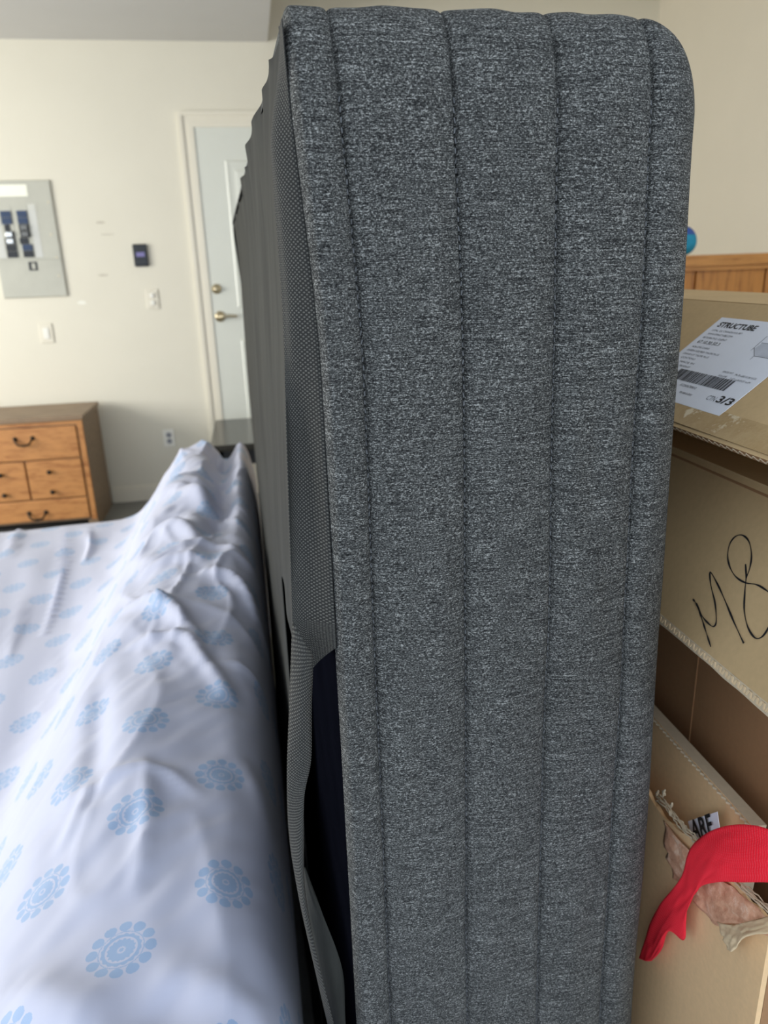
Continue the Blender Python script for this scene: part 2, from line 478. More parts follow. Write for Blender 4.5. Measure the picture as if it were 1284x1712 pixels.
box('case', p[0]-0.043, p[0]+0.043, YB-0.02, YB, p[2]-0.066, p[2]+0.066, M_black, e, bev=0.006)
box('display', p[0]-0.024, p[0]+0.026, YB-0.0215, YB-0.019, p[2]-0.008, p[2]+0.018, M_screen, e)
for i in range(3):
    box('button', p[0]-0.026+i*0.019, p[0]-0.013+i*0.019, YB-0.0225, YB-0.019, p[2]-0.045, p[2]-0.032, simple('dark_grey_key', srgb(52, 54, 58), 0.4), e, bev=0.001)

# breaker panel
PX0, PX1, PZ0, PZ1 = -1.49, -1.116, 1.353, 2.016
e = empty('breaker_panel', ((PX0+PX1)/2, YB, PZ0), 'grey electrical breaker panel with its door missing', 'breaker panel')
box('cover', PX0, PX1, YB-0.014, YB, PZ0, PZ1, M_panel, e, bev=0.006)
def PB(x0, y0, x1, y1):
    a = onY(x0, y0, YB-0.014); b = onY(x1, y1, YB-0.014)
    return a[0], b[0], b[2], a[2]
x0, x1, z0, z1 = PB(-60, 310, 47, 328)
box('paper_label', PX0+0.04, x1, YB-0.0155, YB-0.013, z0, z1, M_yellowpaper, e, label='pale paper label')
zs = onY(50, 434, YB)[2]
box('lower_lip', PX0+0.02, PX1-0.012, YB-0.019, YB-0.012, zs-0.003, zs+0.003, M_panel, e, bev=0.001)
xa = onY(52, 395, YB)[0]
zt = onY(50, 352, YB)[2]; zb = zs+0.012
colx = [(onY(17, 394, YB)[0], 0.058), (onY(44, 394, YB)[0], 0.058)]
n = 7; hh = (zt-zb)/n
for ci, (cx, w) in enumerate(colx):
    box('breaker_tray', cx-w/2-0.004, cx+w/2+0.004, YB-0.016, YB-0.012, zb-0.002, zt+0.03, M_panel, e)
    for k in range(n):
        z0 = zb+k*hh
        pat = {0: [1, 1, 2, 2, 1, 3, 3], 1: [1, 3, 1, 2, 2, 3, 3]}[ci][k]
        mt = M_black if pat in (1, 2) else M_bluelabel
        off = (-0.010 if ci == 0 else 0.008)*(1 if (k in (3, 4) and ci == 0) or (k in (2,) and ci == 1) else 0)
        b_ = box('breaker', cx-w/2-off, cx+w/2 - (0.018 if (ci == 0 and k == 4) else 0) - (0.016 if (ci == 1 and k == 2) else 0), YB-0.022, YB-0.015, z0+0.001, z0+hh-0.001, mt, e, bev=0.001)
        if pat == 2:
            box('handle_tie', cx-0.016, cx+0.020, YB-0.034, YB-0.021, z0+0.006, z0+hh-0.006, M_chrome if ci == 0 else simple('grey_handle', srgb(110, 112, 112), 0.4), b_, bev=0.002)
    # directory strip beside each column
    sx0 = cx+w/2+0.008 if ci == 1 else cx-w/2-0.052
    sx1 = sx0+0.044
    box('directory_strip', sx0, sx1, YB-0.0152, YB-0.013, zb, zt+0.035, simple('pale_grey_card', srgb(206, 206, 196), 0.5), e)
    boxes('directory_rule', [(sx0, sx1, YB-0.0156, YB-0.015, zb+i*0.0135, zb+i*0.0135+0.0022) for i in range(20)] + [(sx0+0.014, sx0+0.0155, YB-0.0157, YB-0.015, zb, zt+0.03), (sx0+0.03, sx0+0.0315, YB-0.0157, YB-0.015, zb, zt+0.03)], M_paleink, e, kind='stuff')
x0, x1, z0, z1 = PB(47, 438, 64, 452)
box('knockout', x0, x1, YB-0.0155, YB-0.013, z0, z1, M_black, e)
box('knockout_breaker', x0+0.018, x1-0.012, YB-0.019, YB-0.013, z0+0.008, z1-0.008, M_panel, e)
for (px, py) in ((81, 338), (86, 392), (95, 430), (99, 461)):
    q = onY(px, py, YB-0.014)
    v, f = lathe([(0.005, 0), (0.005, 0.002), (0.002, 0.003)], (q[0], YB-0.013, q[2]), (0, -1, 0), 12)
    mesh('screw', v, f, M_nickel, e)

# ------------------------------------------------------------------ dresser
X1 = -1.02; X0 = -1.86; Y0 = 4.56; Y1 = 5.04; HT = 0.700
e = empty('dresser', ((X0+X1)/2, (Y0+Y1)/2, 0), 'low honey pine dresser with dark handles by the cream wall', 'dresser')
boxes('carcass', [(X0+0.012, X1-0.012, Y0+0.012, Y1, 0.06, HT-0.028), (X0+0.012, X0+0.07, Y0+0.02, Y1, 0, 0.06), (X1-0.07, X1-0.012, Y0+0.02, Y1, 0, 0.06)], M_pinetop, e)
box('top', X0, X1, Y0-0.012, Y1, HT-0.028, HT, M_pinetop, e, bev=0.006)
box('top_rail', X0+0.012, X1-0.012, Y0-0.002, Y0+0.012, HT-0.05, HT-0.028, M_pine, e)
for xx in (X0+0.012, X1-0.045):
    box('stile', xx, xx+0.033, Y0, Y0+0.014, 0.06, HT-0.05, M_pine, e, bev=0.003)
def drawer(x0, x1, z0, z1):
    d = box('drawer', x0, x1, Y0-0.008, Y0+0.012, z0, z1, M_pine, e, bev=0.006)
    return d
zr = [HT-0.058, 0.445, 0.205, 0.075]
d = drawer(X0+0.05, X1-0.05, zr[1]+0.006, zr[0])
def bail(px, zc, d):
    v, f = tube([(px-0.048, Y0-0.010, zc+0.016), (px-0.046, Y0-0.028, zc+0.006), (px-0.03, Y0-0.034, zc-0.016), (px, Y0-0.036, zc-0.022), (px+0.03, Y0-0.034, zc-0.016), (px+0.046, Y0-0.028, zc+0.006), (px+0.048, Y0-0.010, zc+0.016)], [0.007, 0.006, 0.006, 0.007, 0.006, 0.006, 0.007])
    mesh('handle', v, f, M_darkwood, d, smooth=True)
    for s in (-1, 1):
        v, f = lathe([(0.013, 0), (0.012, 0.004), (0.006, 0.007)], (px+s*0.048, Y0-0.008, zc+0.016), (0, -1, 0), 14)
        mesh('rosette', v, f, M_darkwood, d, smooth=True)
bail(-1.365, 0.568, d); bail(-1.72, 0.568, d)
mid = -1.385
for x0, x1 in ((mid+0.004, X1-0.05), (X0+0.05, mid-0.004)):
    d = drawer(x0, x1, zr[2]+0.006, zr[1])
    for zz in (0.378, 0.256):
        px = -1.255 if x0 > -1.4 else mid-0.14
        v, f = lathe([(0.007, 0), (0.006, 0.008), (0.013, 0.014), (0.014, 0.02), (0.008, 0.025)], (px, Y0-0.008, zz), (0, -1, 0), 16)
        mesh('knob', v, f, M_darkwood, d, smooth=True)
d = drawer(X0+0.05, X1-0.05, zr[3], zr[2])
bail(-1.365, 0.115, d); bail(-1.72, 0.115, d)

# ------------------------------------------------------------------ dark bench by the door
e = empty('dark_table', (0.02, 4.55, 0), 'low glossy dark grey table in front of the door', 'table')
TX0, TX1, TY0, TY1, TH = -0.292, 0.40, 4.16, 4.93, 0.55
box('table_top', TX0, TX1, TY0, TY1, TH-0.035, TH, M_glossdark, e, bev=0.004)
for xx in (TX0+0.02, TX1-0.07):
    for yy in (TY0+0.02, TY1-0.07):
        box('leg', xx, xx+0.05, yy, yy+0.05, 0, TH-0.035, M_black, e)
boxes('apron', [(TX0+0.03, TX1-0.03, TY0+0.02, TY0+0.035, TH-0.12, TH-0.035), (TX0+0.02, TX0+0.035, TY0+0.03, TY1-0.03, TH-0.12, TH-0.035)], M_black, e)

# ------------------------------------------------------------------ oak cabinet on the right
e = empty('oak_cabinet', (1.7, 2.8, 0), 'orange oak cabinet with vertical boards behind the boxes', 'cabinet')
KX0, KX1, KY0, KY1, KH = 1.36, 2.3, 2.45, 3.1, 1.47
box('carcass', KX0+0.03, KX1-0.03, KY0+0.02, KY1, 0.0, KH-0.05, M_oak, e)
boxes('cornice', [(KX0-0.01, KX1, KY0-0.03, KY1, KH-0.034, KH), (KX0, KX1-0.01, KY0-0.016, KY1, KH-0.05, KH-0.034)], M_oakcap, e)
xs = [1.38, 1.463, 1.606, 1.748, 1.89, 2.03, 2.17, 2.26]
xs = [KX0+0.03]+[1.50+0.262*i for i in range(3)]+[KX1-0.03]
for a, b in zip(xs[:-1], xs[1:]):
    box('plank', a+0.003, b-0.003, KY0, KY0+0.02, 0.02, KH-0.045, M_oak, e, bev=0.003)
# teal pouch on the cabinet
bc = np.array([1.474, 2.52, KH])
V = []; Fc = []
nu, nv = 28, 20
for j in range(nv):
    ph = math.pi*j/(nv-1)
    for i in range(nu):
        th = 2*math.pi*i/nu
        r = 0.052*(math.sin(ph)**0.8)*(1+0.05*math.cos(3*th+j*0.3))
        V.append((bc[0]+r*math.cos(th), bc[1]+r*math.sin(th)*0.9, bc[2]+0.0485-0.0485*math.cos(ph)*(1.0)))
for j in range(nv-1):
    for i in range(nu):
        Fc.append((j*nu+i, j*nu+(i+1) % nu, (j+1)*nu+(i+1) % nu, (j+1)*nu+i))
e = empty('round_pouch', tuple(bc), 'round teal cloth pouch with a blue top on the oak cabinet', 'pouch')
half = int(nu*(nv*0.62))
low = [q for q in Fc if max(q) < half+nu]; hi = [q for q in Fc if max(q) >= half+nu]
mesh('body', V, low, M_teal, e, smooth=True)
used = sorted({i for q in hi for i in q}); mp = {a: k for k, a in enumerate(used)}
mesh('top', [V[i] for i in used], [tuple(mp[i] for i in q) for q in hi], M_purple, e, smooth=True)

# ------------------------------------------------------------------ the patterned sheet over the bed
def cross(Y):
    # (X, z) profile across the bed at depth Y: flat mattress, then a long bundle along its right side
    k = float(sstep(1.6, 2.7, np.array(Y)))
    dip = -0.065*k
    sh = 0.0107*max(0.0, Y-0.5)
    return [(-1.72, 0.02), (-1.70, 0.30), (-1.68, 0.53), (-1.60, 0.575), (-1.2, 0.58), (-0.85, 0.58), (-0.62, 0.585), (-0.51, 0.605),
            (-0.44, 0.665), (-0.375, 0.755), (-0.30, 0.825+0.01*k), (-0.21, 0.858+0.008*k), (-0.125-0.02*k, 0.855+dip), (-0.07-0.6*sh, 0.842+0.01*k),
            (-0.03-sh, 0.79), (-0.012-sh, 0.66), (-0.010-sh, 0.40), (-0.02-sh, 0.02)]
NS, NY = 330, 460
YN, YFAR = 0.16, 2.86
Zf = lambda h: h
# length coordinate: near drop, top, far drop
tt = np.linspace(-0.5, (YFAR-YN)+0.5, NY)
rows = []; arcs = None
for t_ in tt:
    Yc = YN+np.clip(t_, 0, YFAR-YN)
    cp = catmull(cross(Yc), 700)
    s = np.concatenate([[0], np.cumsum(np.hypot(*np.diff(cp, axis=0).T))])
    # denser samples over the bundle
    w = np.interp(np.linspace(0, 1, NS), [0, 0.25, 1], [0, 0.50, 1])
    ss = w*s[-1]
    rows.append(np.stack([np.interp(ss, s, cp[:, 0]), np.interp(ss, s, cp[:, 1]), ss-s[np.argmin(abs(cp[:, 0]+0.20)+10*(cp[:, 1] < 0.7))]], 1))
rows = np.array(rows)                              # NY, NS, 3
X = rows[:, :, 0]; Z = rows[:, :, 1]; U = rows[:, :, 2]
T = np.repeat(tt[:, None], NS, 1)
Y = YN+np.clip(T, 0, YFAR-YN)
# folds given as crest lines on the bundle
folds = [([(215,1004),(283,1030),(344,1089)], 0.016, 0.016), ([(243,947),(290,942),(336,947)], 0.012, 0.018),
         ([(352,968),(405,980),(457,1024),(482,1073)], 0.020, 0.018), ([(425,800),(449,870),(478,951)], 0.018, 0.02),
         ([(227,1073),(304,1077),(344,1113),(385,1160)], 0.013, 0.014), ([(380,1107),(449,1105)], 0.007, 0.010),
         ([(255,880),(300,890),(340,915)], 0.016, 0.025), ([(280,820),(330,840),(380,870)], 0.014, 0.03),
         ([(345,905),(370,860),(372,815)], -0.022, 0.03), ([(166,1105),(158,1235),(150,1330)], -0.010, 0.02),
         ([(245,1290),(250,1370),(232,1500)], 0.006, 0.012), ([(150,1290),(140,1330),(100,1400)], 0.006, 0.010),
         ([(400,1250),(440,1300),(480,1400)], 0.008, 0.018), ([(120,1320),(260,1300),(330,1330)], 0.006, 0.010),
         ([(300,1640),(420,1670),(500,1712)], 0.006, 0.02), ([(150,1720),(260,1710),(330,1750)], -0.006, 0.03), ([(0,1640),(100,1690),(180,1760)], 0.012, 0.03),
         ([(40,1000),(15,1100)], 0.006, 0.012), ([(110,880),(105,960),(75,1060)], 0.008, 0.012), ([(33,875),(15,930)], 0.010, 0.012), ([(148,885),(152,915),(143,940)], 0.010, 0.010)]
bump_ = np.zeros_like(X)
for pts, amp, wd in folds:
    hz = 0.85 if pts[0][0] > 160 or pts[0][1] > 1200 else 0.58
    P = catmull([onZ(a, b, hz)[:2] for a, b in pts], 24)
    d2 = np.full(X.shape, 9.0); al = np.zeros_like(X)
    for k in range(len(P)):
        q = (X-P[k, 0])**2+((Y-P[k, 1]))**2
        mk = q < d2
        d2 = np.where(mk, q, d2); al = np.where(mk, k/(len(P)-1), al)
    fade = np.sin(np.pi*np.clip(0.12+al*0.76, 0, 1))
    bump_ += 1.6*amp*fade*np.exp(-d2/(wd*wd))
bump_ += 0.011*np.sin(Y*26+X*8+2*vnoise(X*6, Y*3))*sstep(1.5, 2.0, Y)*sstep(-0.36, -0.28, X)*sstep(-0.08, -0.16, X)
rg = lambda p_, q_: (1-np.abs(vnoise(p_, q_)))**5
bump_ += sstep(0.95, 1.5, Y)*sstep(-0.40, -0.30, X)*(0.012*rg(X*9+Y*7, Y*3.0-X*2+3)+0.009*rg(X*16-Y*3+11, Y*5+X*7))
bump_ += sstep(-0.45, -0.30, X)*0.004*rg(X*8+Y*2+5, Y*4-X*9+2)
onb = sstep(-0.6, -0.42, X)
wr = 0.010*vnoise(X*9+3, Y*3.2+1)+0.006*vnoise(X*22+Y*9, Y*9-X*6+7)*(0.4+0.6*sstep(0.9, 1.8, Y))+0.0025*vnoise(X*40-Y*25, Y*30+5)
bump_ = bump_+onb*wr+(1-onb)*(0.006*vnoise(X*5, Y*4+9)+0.004*vnoise(X*16+Y*3, Y*3))
side = sstep(0.86, 0.93, np.repeat(np.linspace(0, 1, NS)[None], NY, 0))
flat_t = 1-side
zmask = sstep(0.02, 0.2, Z)
Z2 = Z+bump_*flat_t*zmask
X2 = X-side*0.002*(1+vnoise(Y*7+2, Z*3))*zmask
# drop over the near and far ends
tn = np.clip(-T, 0, 1)/0.5; tf = np.clip(T-(YFAR-YN), 0, 1)/0.5
ef = sstep(YFAR-0.10, YFAR, Y)*0.010*(T <= YFAR-YN)
Z2 = np.where(T > YFAR-YN, 0.015+(Z2-0.03-0.015)*(1-tf), Z2-ef)
Z2 = np.where(T < 0, 0.015+(Z2-0.015)*(1-tn), Z2)
Y2 = Y+0.03*np.sqrt(tf)+0.012*vnoise(X*9, tf*2)*(tf > 0)-0.04*np.sqrt(tn)
Z2 = np.maximum(Z2, 0.004)
V = np.stack([X2, Y2, Z2], -1)
V = V.transpose(1, 0, 2)
UVs = np.stack([U, Y+np.clip(T-(YFAR-YN), 0, 1)+np.clip(T, -1, 0)], -1).transpose(1, 0, 2).reshape(-1, 2)
o_ = onZ(203, 1590, 0.855)
SHEET_O = (o_[0]+0.20, o_[1])
M_sheet = mat_sheet()
sheet = mesh('bed_sheet', V.reshape(-1, 3), gridfaces(NS, NY), M_sheet, smooth=True, loc=(-0.86, 1.5, 0.0),
             label='rumpled white bed sheet with pale blue medallions draped over a bed', cat='sheet', uv=UVs)

# ------------------------------------------------------------------ the upholstered bed base on its side
IA = math.radians(1.94)
IO = np.array([0.0395, 0.5, 0.0])
def item(u, v, w):
    return np.stack([IO[0]+u*math.cos(IA)-v*math.sin(IA), IO[1]+u*math.sin(IA)+v*math.cos(IA), w+0*u], -1)
IW, IL, IH = 0.279, 2.0, 1.626
bed = empty('box_spring', (IO[0]+0.13, 1.5, 0.0), 'charcoal upholstered box spring standing on its side', 'box spring')
SEAM = [0.115, 0.366, 0.605, 0.837]
FC = 0.10
def flare(w):
    return 1+0.075*np.clip((1.55-w)/0.87, 0, 1.3)
def topleft(w):
    return 0.011*sstep(1.40, 1.62, w)
def quilt(fr):
    e_ = [-0.03]+SEAM+[1.06]
    out = np.zeros_like(fr)
    for a, b in zip(e_[:-1], e_[1:]):
        t = np.clip((fr-a)/(b-a), 0, 1)
        out = np.where((fr >= a) & (fr <= b), (1-(2*t-1)**2)**0.5, out)
    return out
def rounded(U_, V_, W_):
    """U fraction 0..1, V depth, W height of points on the outer box -> softened box with quilted channels"""
    rul, rur, rv, rw = 0.010, 0.042, 0.036, 0.066
    u = U_*IW; v = V_; w = W_
    iu = np.clip(u, rul, IW-rur); iv = np.clip(v, rv, IL-rv); iw = np.clip(w, 0, IH-rw)
    du = np.where(u < rul, (u-iu)/rul, (u-iu)/rur); dv = (v-iv)/rv; dw = (w-iw)/rw
    n = np.sqrt(du**2+dv**2+dw**2)+1e-9
    k = np.maximum(n, 1e-9)
    inside = n < 1e-6
    nu_, nv_, nw_ = du/k, dv/k, dw/k
    pu = iu+nu_*np.where(u < rul, rul, rur); pv = iv+nv_*rv; pw = iw+nw_*rw
    fr = pu/IW
    q = quilt(fr)
    a = 0.0085*(q-0.75)
    for s_ in SEAM: a = a-0.0022*np.exp(-((fr-s_)*IW/0.0014)**2)
    wob = 0.0016*vnoise(pu*60+4, pw*9)+0.002*vnoise(pu*14, pw*5+pv*5)
    sideR = np.clip((fr-0.93)/0.07, 0, 1)
    pv = pv+nv_*(a+wob); pw = pw+nw_*(a*0.35+wob); pu = pu+nu_*wob*sideR
    cu = IW*FC
    pu = cu+(pu-cu)*flare(pw)-topleft(pw)*(1-fr)
    return item(pu, pv, pw)
# outline: front face, top, right face as separate grids that share borders -> welded
def patch(name, Ug, Vg, Wg, flip=False):
    P = rounded(Ug, Vg, Wg)
    return P.reshape(-1, 3), (gridfaces(*Ug.shape)[:, ::-1] if flip else gridfaces(*Ug.shape))
uu = np.unique(np.concatenate([np.linspace(0, 1, 121), np.array([s+d for s in SEAM for d in (-0.006, -0.003, 0, 0.003, 0.006)]), np.linspace(0, 0.04, 9), np.linspace(0.87, 1, 30)]))
ww = np.concatenate([np.linspace(0.0, IH-0.066, 240)[:-1], np.linspace(IH-0.066, IH, 28)])
vv = np.concatenate([np.linspace(0, 0.036, 18)[:-1], np.linspace(0.036, IL, 60)])
VV = []; FF = []
def add(P, Fa):
    FF.append(Fa+sum(len(q) for q in VV)); VV.append(P)
a, b = np.meshgrid(uu, ww, indexing='ij'); add(*patch('f', a, 0*a, b))
a, b = np.meshgrid(uu, vv, indexing='ij'); add(*patch('t', a, b, 0*a+IH))
a, b = np.meshgrid(vv, ww, indexing='ij'); add(*patch('r', 0*a+1, a, b))
a, b = np.meshgrid(uu[::6], ww[::8], indexing='ij'); add(*patch('b', a, 0*a+IL, b, True))
a, b = np.meshgrid(uu[::6], vv[::6], indexing='ij'); add(*patch('u', a, b, 0*a, True))
cov = mesh('padded_cover', np.vstack(VV), np.vstack(FF), M_uph, bed, smooth=True)
bm = bmesh.new(); bm.from_mesh(cov.data)
bmesh.ops.remove_doubles(bm, verts=bm.verts, dist=0.0002)
bmesh.ops.recalc_face_normals(bm, faces=bm.faces)
bm.to_mesh(cov.data); bm.free()
# inner side behind the dust cover, near black for the deep shadow there
a, b = np.meshgrid(np.linspace(0.0, 1, 30)*(IL-0.08)+0.012, np.linspace(0.02, IH-0.03, 40), indexing='ij')
mesh('shadowed_inner_side', item(0.0055-0.5*0.0 + 0*a - 0.075*np.clip((1.55-b)/0.87, 0, 1.3)*IW*FC+0.001, a, b).reshape(-1, 3), gridfaces(*a.shape), M_inner, bed)
# stitches
for s in SEAM:
    V = []; Fc = []
    ws = np.concatenate([np.arange(0.62, IH-0.05, 0.0058), ])
    for w0 in ws:
        c = rounded(np.array([s]), np.array([0.0]), np.array([w0]))[0]
        hl, hw = 0.0022, 0.0008
        jx = random.uniform(-0.0003, 0.0003); tl = random.uniform(-0.25, 0.25)
        n = len(V)
        for (a_, b_, c_) in ((-1,-1,0),(1,-1,0),(1,1,0),(-1,1,0),(-0.6,-0.7,1),(0.6,-0.7,1),(0.6,0.7,1),(-0.6,0.7,1)):
            V.append((c[0]+jx+a_*hw+b_*hl*tl, c[1]+0.0012-0.0038*c_, c[2]+b_*hl))
        Fc += [tuple(n+i for i in q) for q in ((0,1,5,4),(1,2,6,5),(2,3,7,6),(3,0,4,7),(4,5,6,7))]
    mesh('stitching', V, Fc, M_stitch, bed, kind='stuff')
# dust cover over the left side
nv_, nw_ = 150, 220
vq = 0.022+(IL-0.03-0.022)*np.linspace(0, 1, nv_)**1.8
wq = np.linspace(0.02, 1, nw_)
a, b = np.meshgrid(vq, wq, indexing='ij')
vlo = 0.022+0.30*sstep(1.20, 1.14, b*IH)
a = vlo+(IL-0.03-vlo)*(a-0.022)/(IL-0.052)
top = IH-0.012-0.004*vnoise(a*6+1, a*0)-0.007*np.abs(np.sin(a*21+1.5*np.sin(a*5)))
W = b*top
def foldout(w):                               # how far the near fold stands off the side
    return np.interp(w, [0.4, 0.82, 1.0, 1.2, 1.40, 1.535, 1.575, 1.61], [0.010, 0.018, 0.024, 0.024, 0.016, 0.007, 0.004, 0.001])
near = np.exp(-(a-0.022)/0.35)
stand = foldout(W)*near
edge = np.clip((W-(top-0.12))/0.12, 0, 1)
puck = edge**2*(0.010*np.abs(np.sin(a*34+2*np.sin(a*9)))**3)*np.exp(-a/1.3)*(0.0+1.0*sstep(0.05, 0.3, a))
rip = 0.0035*vnoise(a*14, W*2.2)+0.004*vnoise(a*5+8, W*1.6)
flarel = 0.075*np.clip((1.55-W)/0.87, 0, 1.3)*IW*FC
endin = sstep(IL-0.15, IL-0.03, a)*0.012
ucov = -0.003-topleft(W)*np.exp(-a/0.25)-stand-puck-rip*sstep(0.0, 0.2, a)-flarel*np.exp(-a/0.8)+endin-0.008*np.sin(np.pi*np.clip(a/IL, 0, 1))*sstep(IH, IH-0.5, W)
ucov = ucov+(0.0060+foldout(W))*(1-sstep(1.612, 1.545, W))*np.exp(-(a-0.022)/0.10)
mesh('dust_cover', item(ucov, a, W).reshape(-1, 3), gridfaces(nv_, nw_), M_nw, bed, smooth=True, solid=0.0008, label='dark non-woven dust cover stapled along the top edge')
# the dotted return strip between the fold and the front edge
wt = np.linspace(1.15, 1.613, 160); st = np.linspace(0, 1, 14)
a, b = np.meshgrid(st, wt, indexing='ij')
u0 = -0.003-topleft(b)-foldout(b)-0.075*np.clip((1.55-b)/0.87, 0, 1.3)*IW*FC-0.0002
u1 = 0.0035-topleft(b)-0.075*np.clip((1.55-b)/0.87, 0, 1.3)*IW*FC
tight = sstep(1.61, 1.54, b)
u0 = u1+(u0-u1)*sstep(1.612, 1.545, b)-0.0008
us = u0+(u1-u0)*a-0.004*np.sin(np.pi*a)*tight-0.002*vnoise(a*2, b*14)*np.sin(np.pi*a)
vs = 0.022+(0.006-0.022)*a+0.012*np.sin(np.pi*a)*(0.5+0.5*vnoise(b*9, a*0+3))
cut = 0.855+0.045*(1-a)*0
Pst = item(us, vs, b)
# slanted tear at the lower end
Pst[:, :, 2] = np.where(b < 1.22, 1.22-(1.22-b)*(1-0.72*a), b)
mesh('dust_cover_edge', Pst.reshape(-1, 3), gridfaces(14, 160), M_nwdot, bed, smooth=True, uv=np.stack([a*0.03, b], -1).reshape(-1, 2), solid=0.0006, label='dotted non-woven edge strip coming loose')
# torn strip hanging below the tear
def strip(name, L, R_, mat, ya, yb, n=60, m_=8, curl=0.006, label=None):
    Lp = catmull([onY(x, y, ya) for x, y in L], n); Rp = catmull([onY(x, y, yb) for x, y in R_], n)
    V = []; 
    for i in range(n):
        for j in range(m_):
            t = j/(m_-1)
            p = Lp[i]*(1-t)+Rp[i]*t
            p = p+np.array([0, -curl*math.sin(math.pi*t)*(0.6+0.4*math.sin(i*0.23)), 0])
            V.append(p)
    uvw = [(j/(m_-1)*0.02, i/n*0.4) for i in range(n) for j in range(m_)]
    return mesh(name, V, gridfaces(n, m_)[:, ::-1], mat, bed, smooth=True, uv=uvw, solid=0.0006, label=label)
strip('torn_strip', [(489,1040),(484,1180),(480,1300),(484,1400),(500,1500),(522,1600),(548,1712),(566,1790)],
      [(524,1095),(521,1180),(520,1270),(509,1330),(508,1400),(510,1490),(530,1600),(558,1712),(575,1790)], M_nwdot, 0.500, 0.492, label='torn dust cover strip hanging down')
strip('torn_strip', [(506,1440),(512,1500),(530,1600),(555,1712),(570,1790)], [(510,1450),(540,1530),(572,1620),(578,1712),(590,1790)], M_nw, 0.515, 0.508)

# ------------------------------------------------------------------ cartons on the right
TH_ = 0.006
def quadpanel(name, corners, thick, mat, parent, n=1, edge_mat=None, bend=0.0, jag=0.0, **k):
    """thin board through four corners (far-low, near-low, near-high, far-high), subdivided"""
    c = [np.array(q, float) for q in corners]
    nn = max(2, n+1); mm = max(2, n//2+1)
    nrm = np.cross(c[1]-c[0], c[3]-c[0]); nrm /= np.linalg.norm(nrm)
    V = []
    for side in (0, 1):
        for i in range(nn):
            for j in range(mm):
                s, t = i/(nn-1), j/(mm-1)
                p = (c[0]*(1-s)+c[1]*s)*(1-t)+(c[3]*(1-s)+c[2]*s)*t
                p = p+nrm*(bend*math.sin(math.pi*t)+jag*math.sin(s*17)*math.sin(s*5)*(1-t))
                V.append(p-nrm*thick*side)
    N = nn*mm
    g = gridfaces(nn, mm)
    Fc = [tuple(q) for q in g]+[tuple(i+N for i in q[::-1]) for q in g]
    def rim(ids):
        for a_, b_ in zip(ids[:-1], ids[1:]): Fc.append((a_, b_, b_+N, a_+N))
    rim([i*mm for i in range(nn)]); rim([i*mm+mm-1 for i in range(nn)][::-1])
    rim(list(range(mm))[::-1]); rim([(nn-1)*mm+j for j in range(mm)])
    o = mesh(name, V, Fc, mat, parent, **k)
    if edge_mat is not None:
        o.data.materials.append(edge_mat)
        idx = [0]*len(Fc)
        for i in range(2*len(g), len(Fc)): idx[i] = 1
        o.data.polygons.foreach_set('material_index', idx)
    return fixn(o)
def flutes(name, p0, p1, nrm, thick, n, parent, r=0.0012):
    """zig-zag corrugated core seen on a cut edge from p0 to p1"""
    p0 = np.array(p0); p1 = np.array(p1); nrm = np.array(nrm)/np.linalg.norm(nrm)
    up = np.cross(p1-p0, nrm); up /= np.linalg.norm(up)
    V = []; Fc = []
    for i in range(n+1):
        c = p0+(p1-p0)*i/n+nrm*thick*(0.28 if i % 2 else -0.28)
        k = len(V)
        V += [c-nrm*r*0.7, c+nrm*r*0.7, c+nrm*r*0.7+up*0.0022, c-nrm*r*0.7+up*0.0022]
        if i:
            for q in range(4): Fc.append((k-4+q, k-4+(q+1) % 4, k+(q+1) % 4, k+q))
    return mesh(name, V, Fc, M_edge, parent, kind='stuff')

CY0, CY1 = 0.415, 1.30
CX0, CX1 = 0.375, 1.02
# -- outer carton C: torn left wall
cC = empty('open_carton', ((CX0+CX1)/2, (CY0+CY1)/2, 0), 'open tan cardboard carton with a torn side and peeled paper', 'box')
def ztear(Y): return H-0.497-0.03*sstep(0.45, 0.6, Y)
yl = np.linspace(CY0, CY1, 90)
zt_ = np.array([onX(1095+(1284-1095)*t, 1345+(1535-1345)*t, CX0)[2] for t in (0, 1)])
tear = np.interp(yl, [CY0, 0.60, CY1], [zt_[1], zt_[0], zt_[0]-0.01])+0.006*vnoise(yl*30, yl*0)+0.004*vnoise(yl*90, yl*0+4)
V = []; Fc = []
for k_, dx in enumerate((0, 0.005)):
    for j in range(2):
        for i in range(len(yl)):
            V.append((CX0+dx, yl[i], 0.0 if j == 0 else tear[i]-(0.004*random.random() if dx else 0)))
n = len(yl)
for i in range(n-1):
    Fc += [(i, n+i, n+i+1, i+1), (2*n+i, 2*n+i+1, 3*n+i+1, 3*n+i), (n+i, 3*n+i, 3*n+i+1, n+i+1)]
Fc += [(0, 2*n, 3*n, n), (n-1, 2*n-1, 4*n-1, 3*n-1)]
fixn(mesh('side_wall', V, Fc, M_card2, cC))
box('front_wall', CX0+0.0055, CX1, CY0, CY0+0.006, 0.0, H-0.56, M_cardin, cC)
box('back_wall', CX0+0.0055, CX1, CY1-0.006, CY1, 0.0, H-0.56, M_card2, cC)
box('right_wall', CX1-0.006, CX1, CY0+0.007, CY1-0.007, 0.0, H-0.56, M_card2, cC)
box('bottom', CX0+0.006, CX1-0.007, CY0+0.007, CY1-0.007, 0.0, 0.006, M_card2, cC)
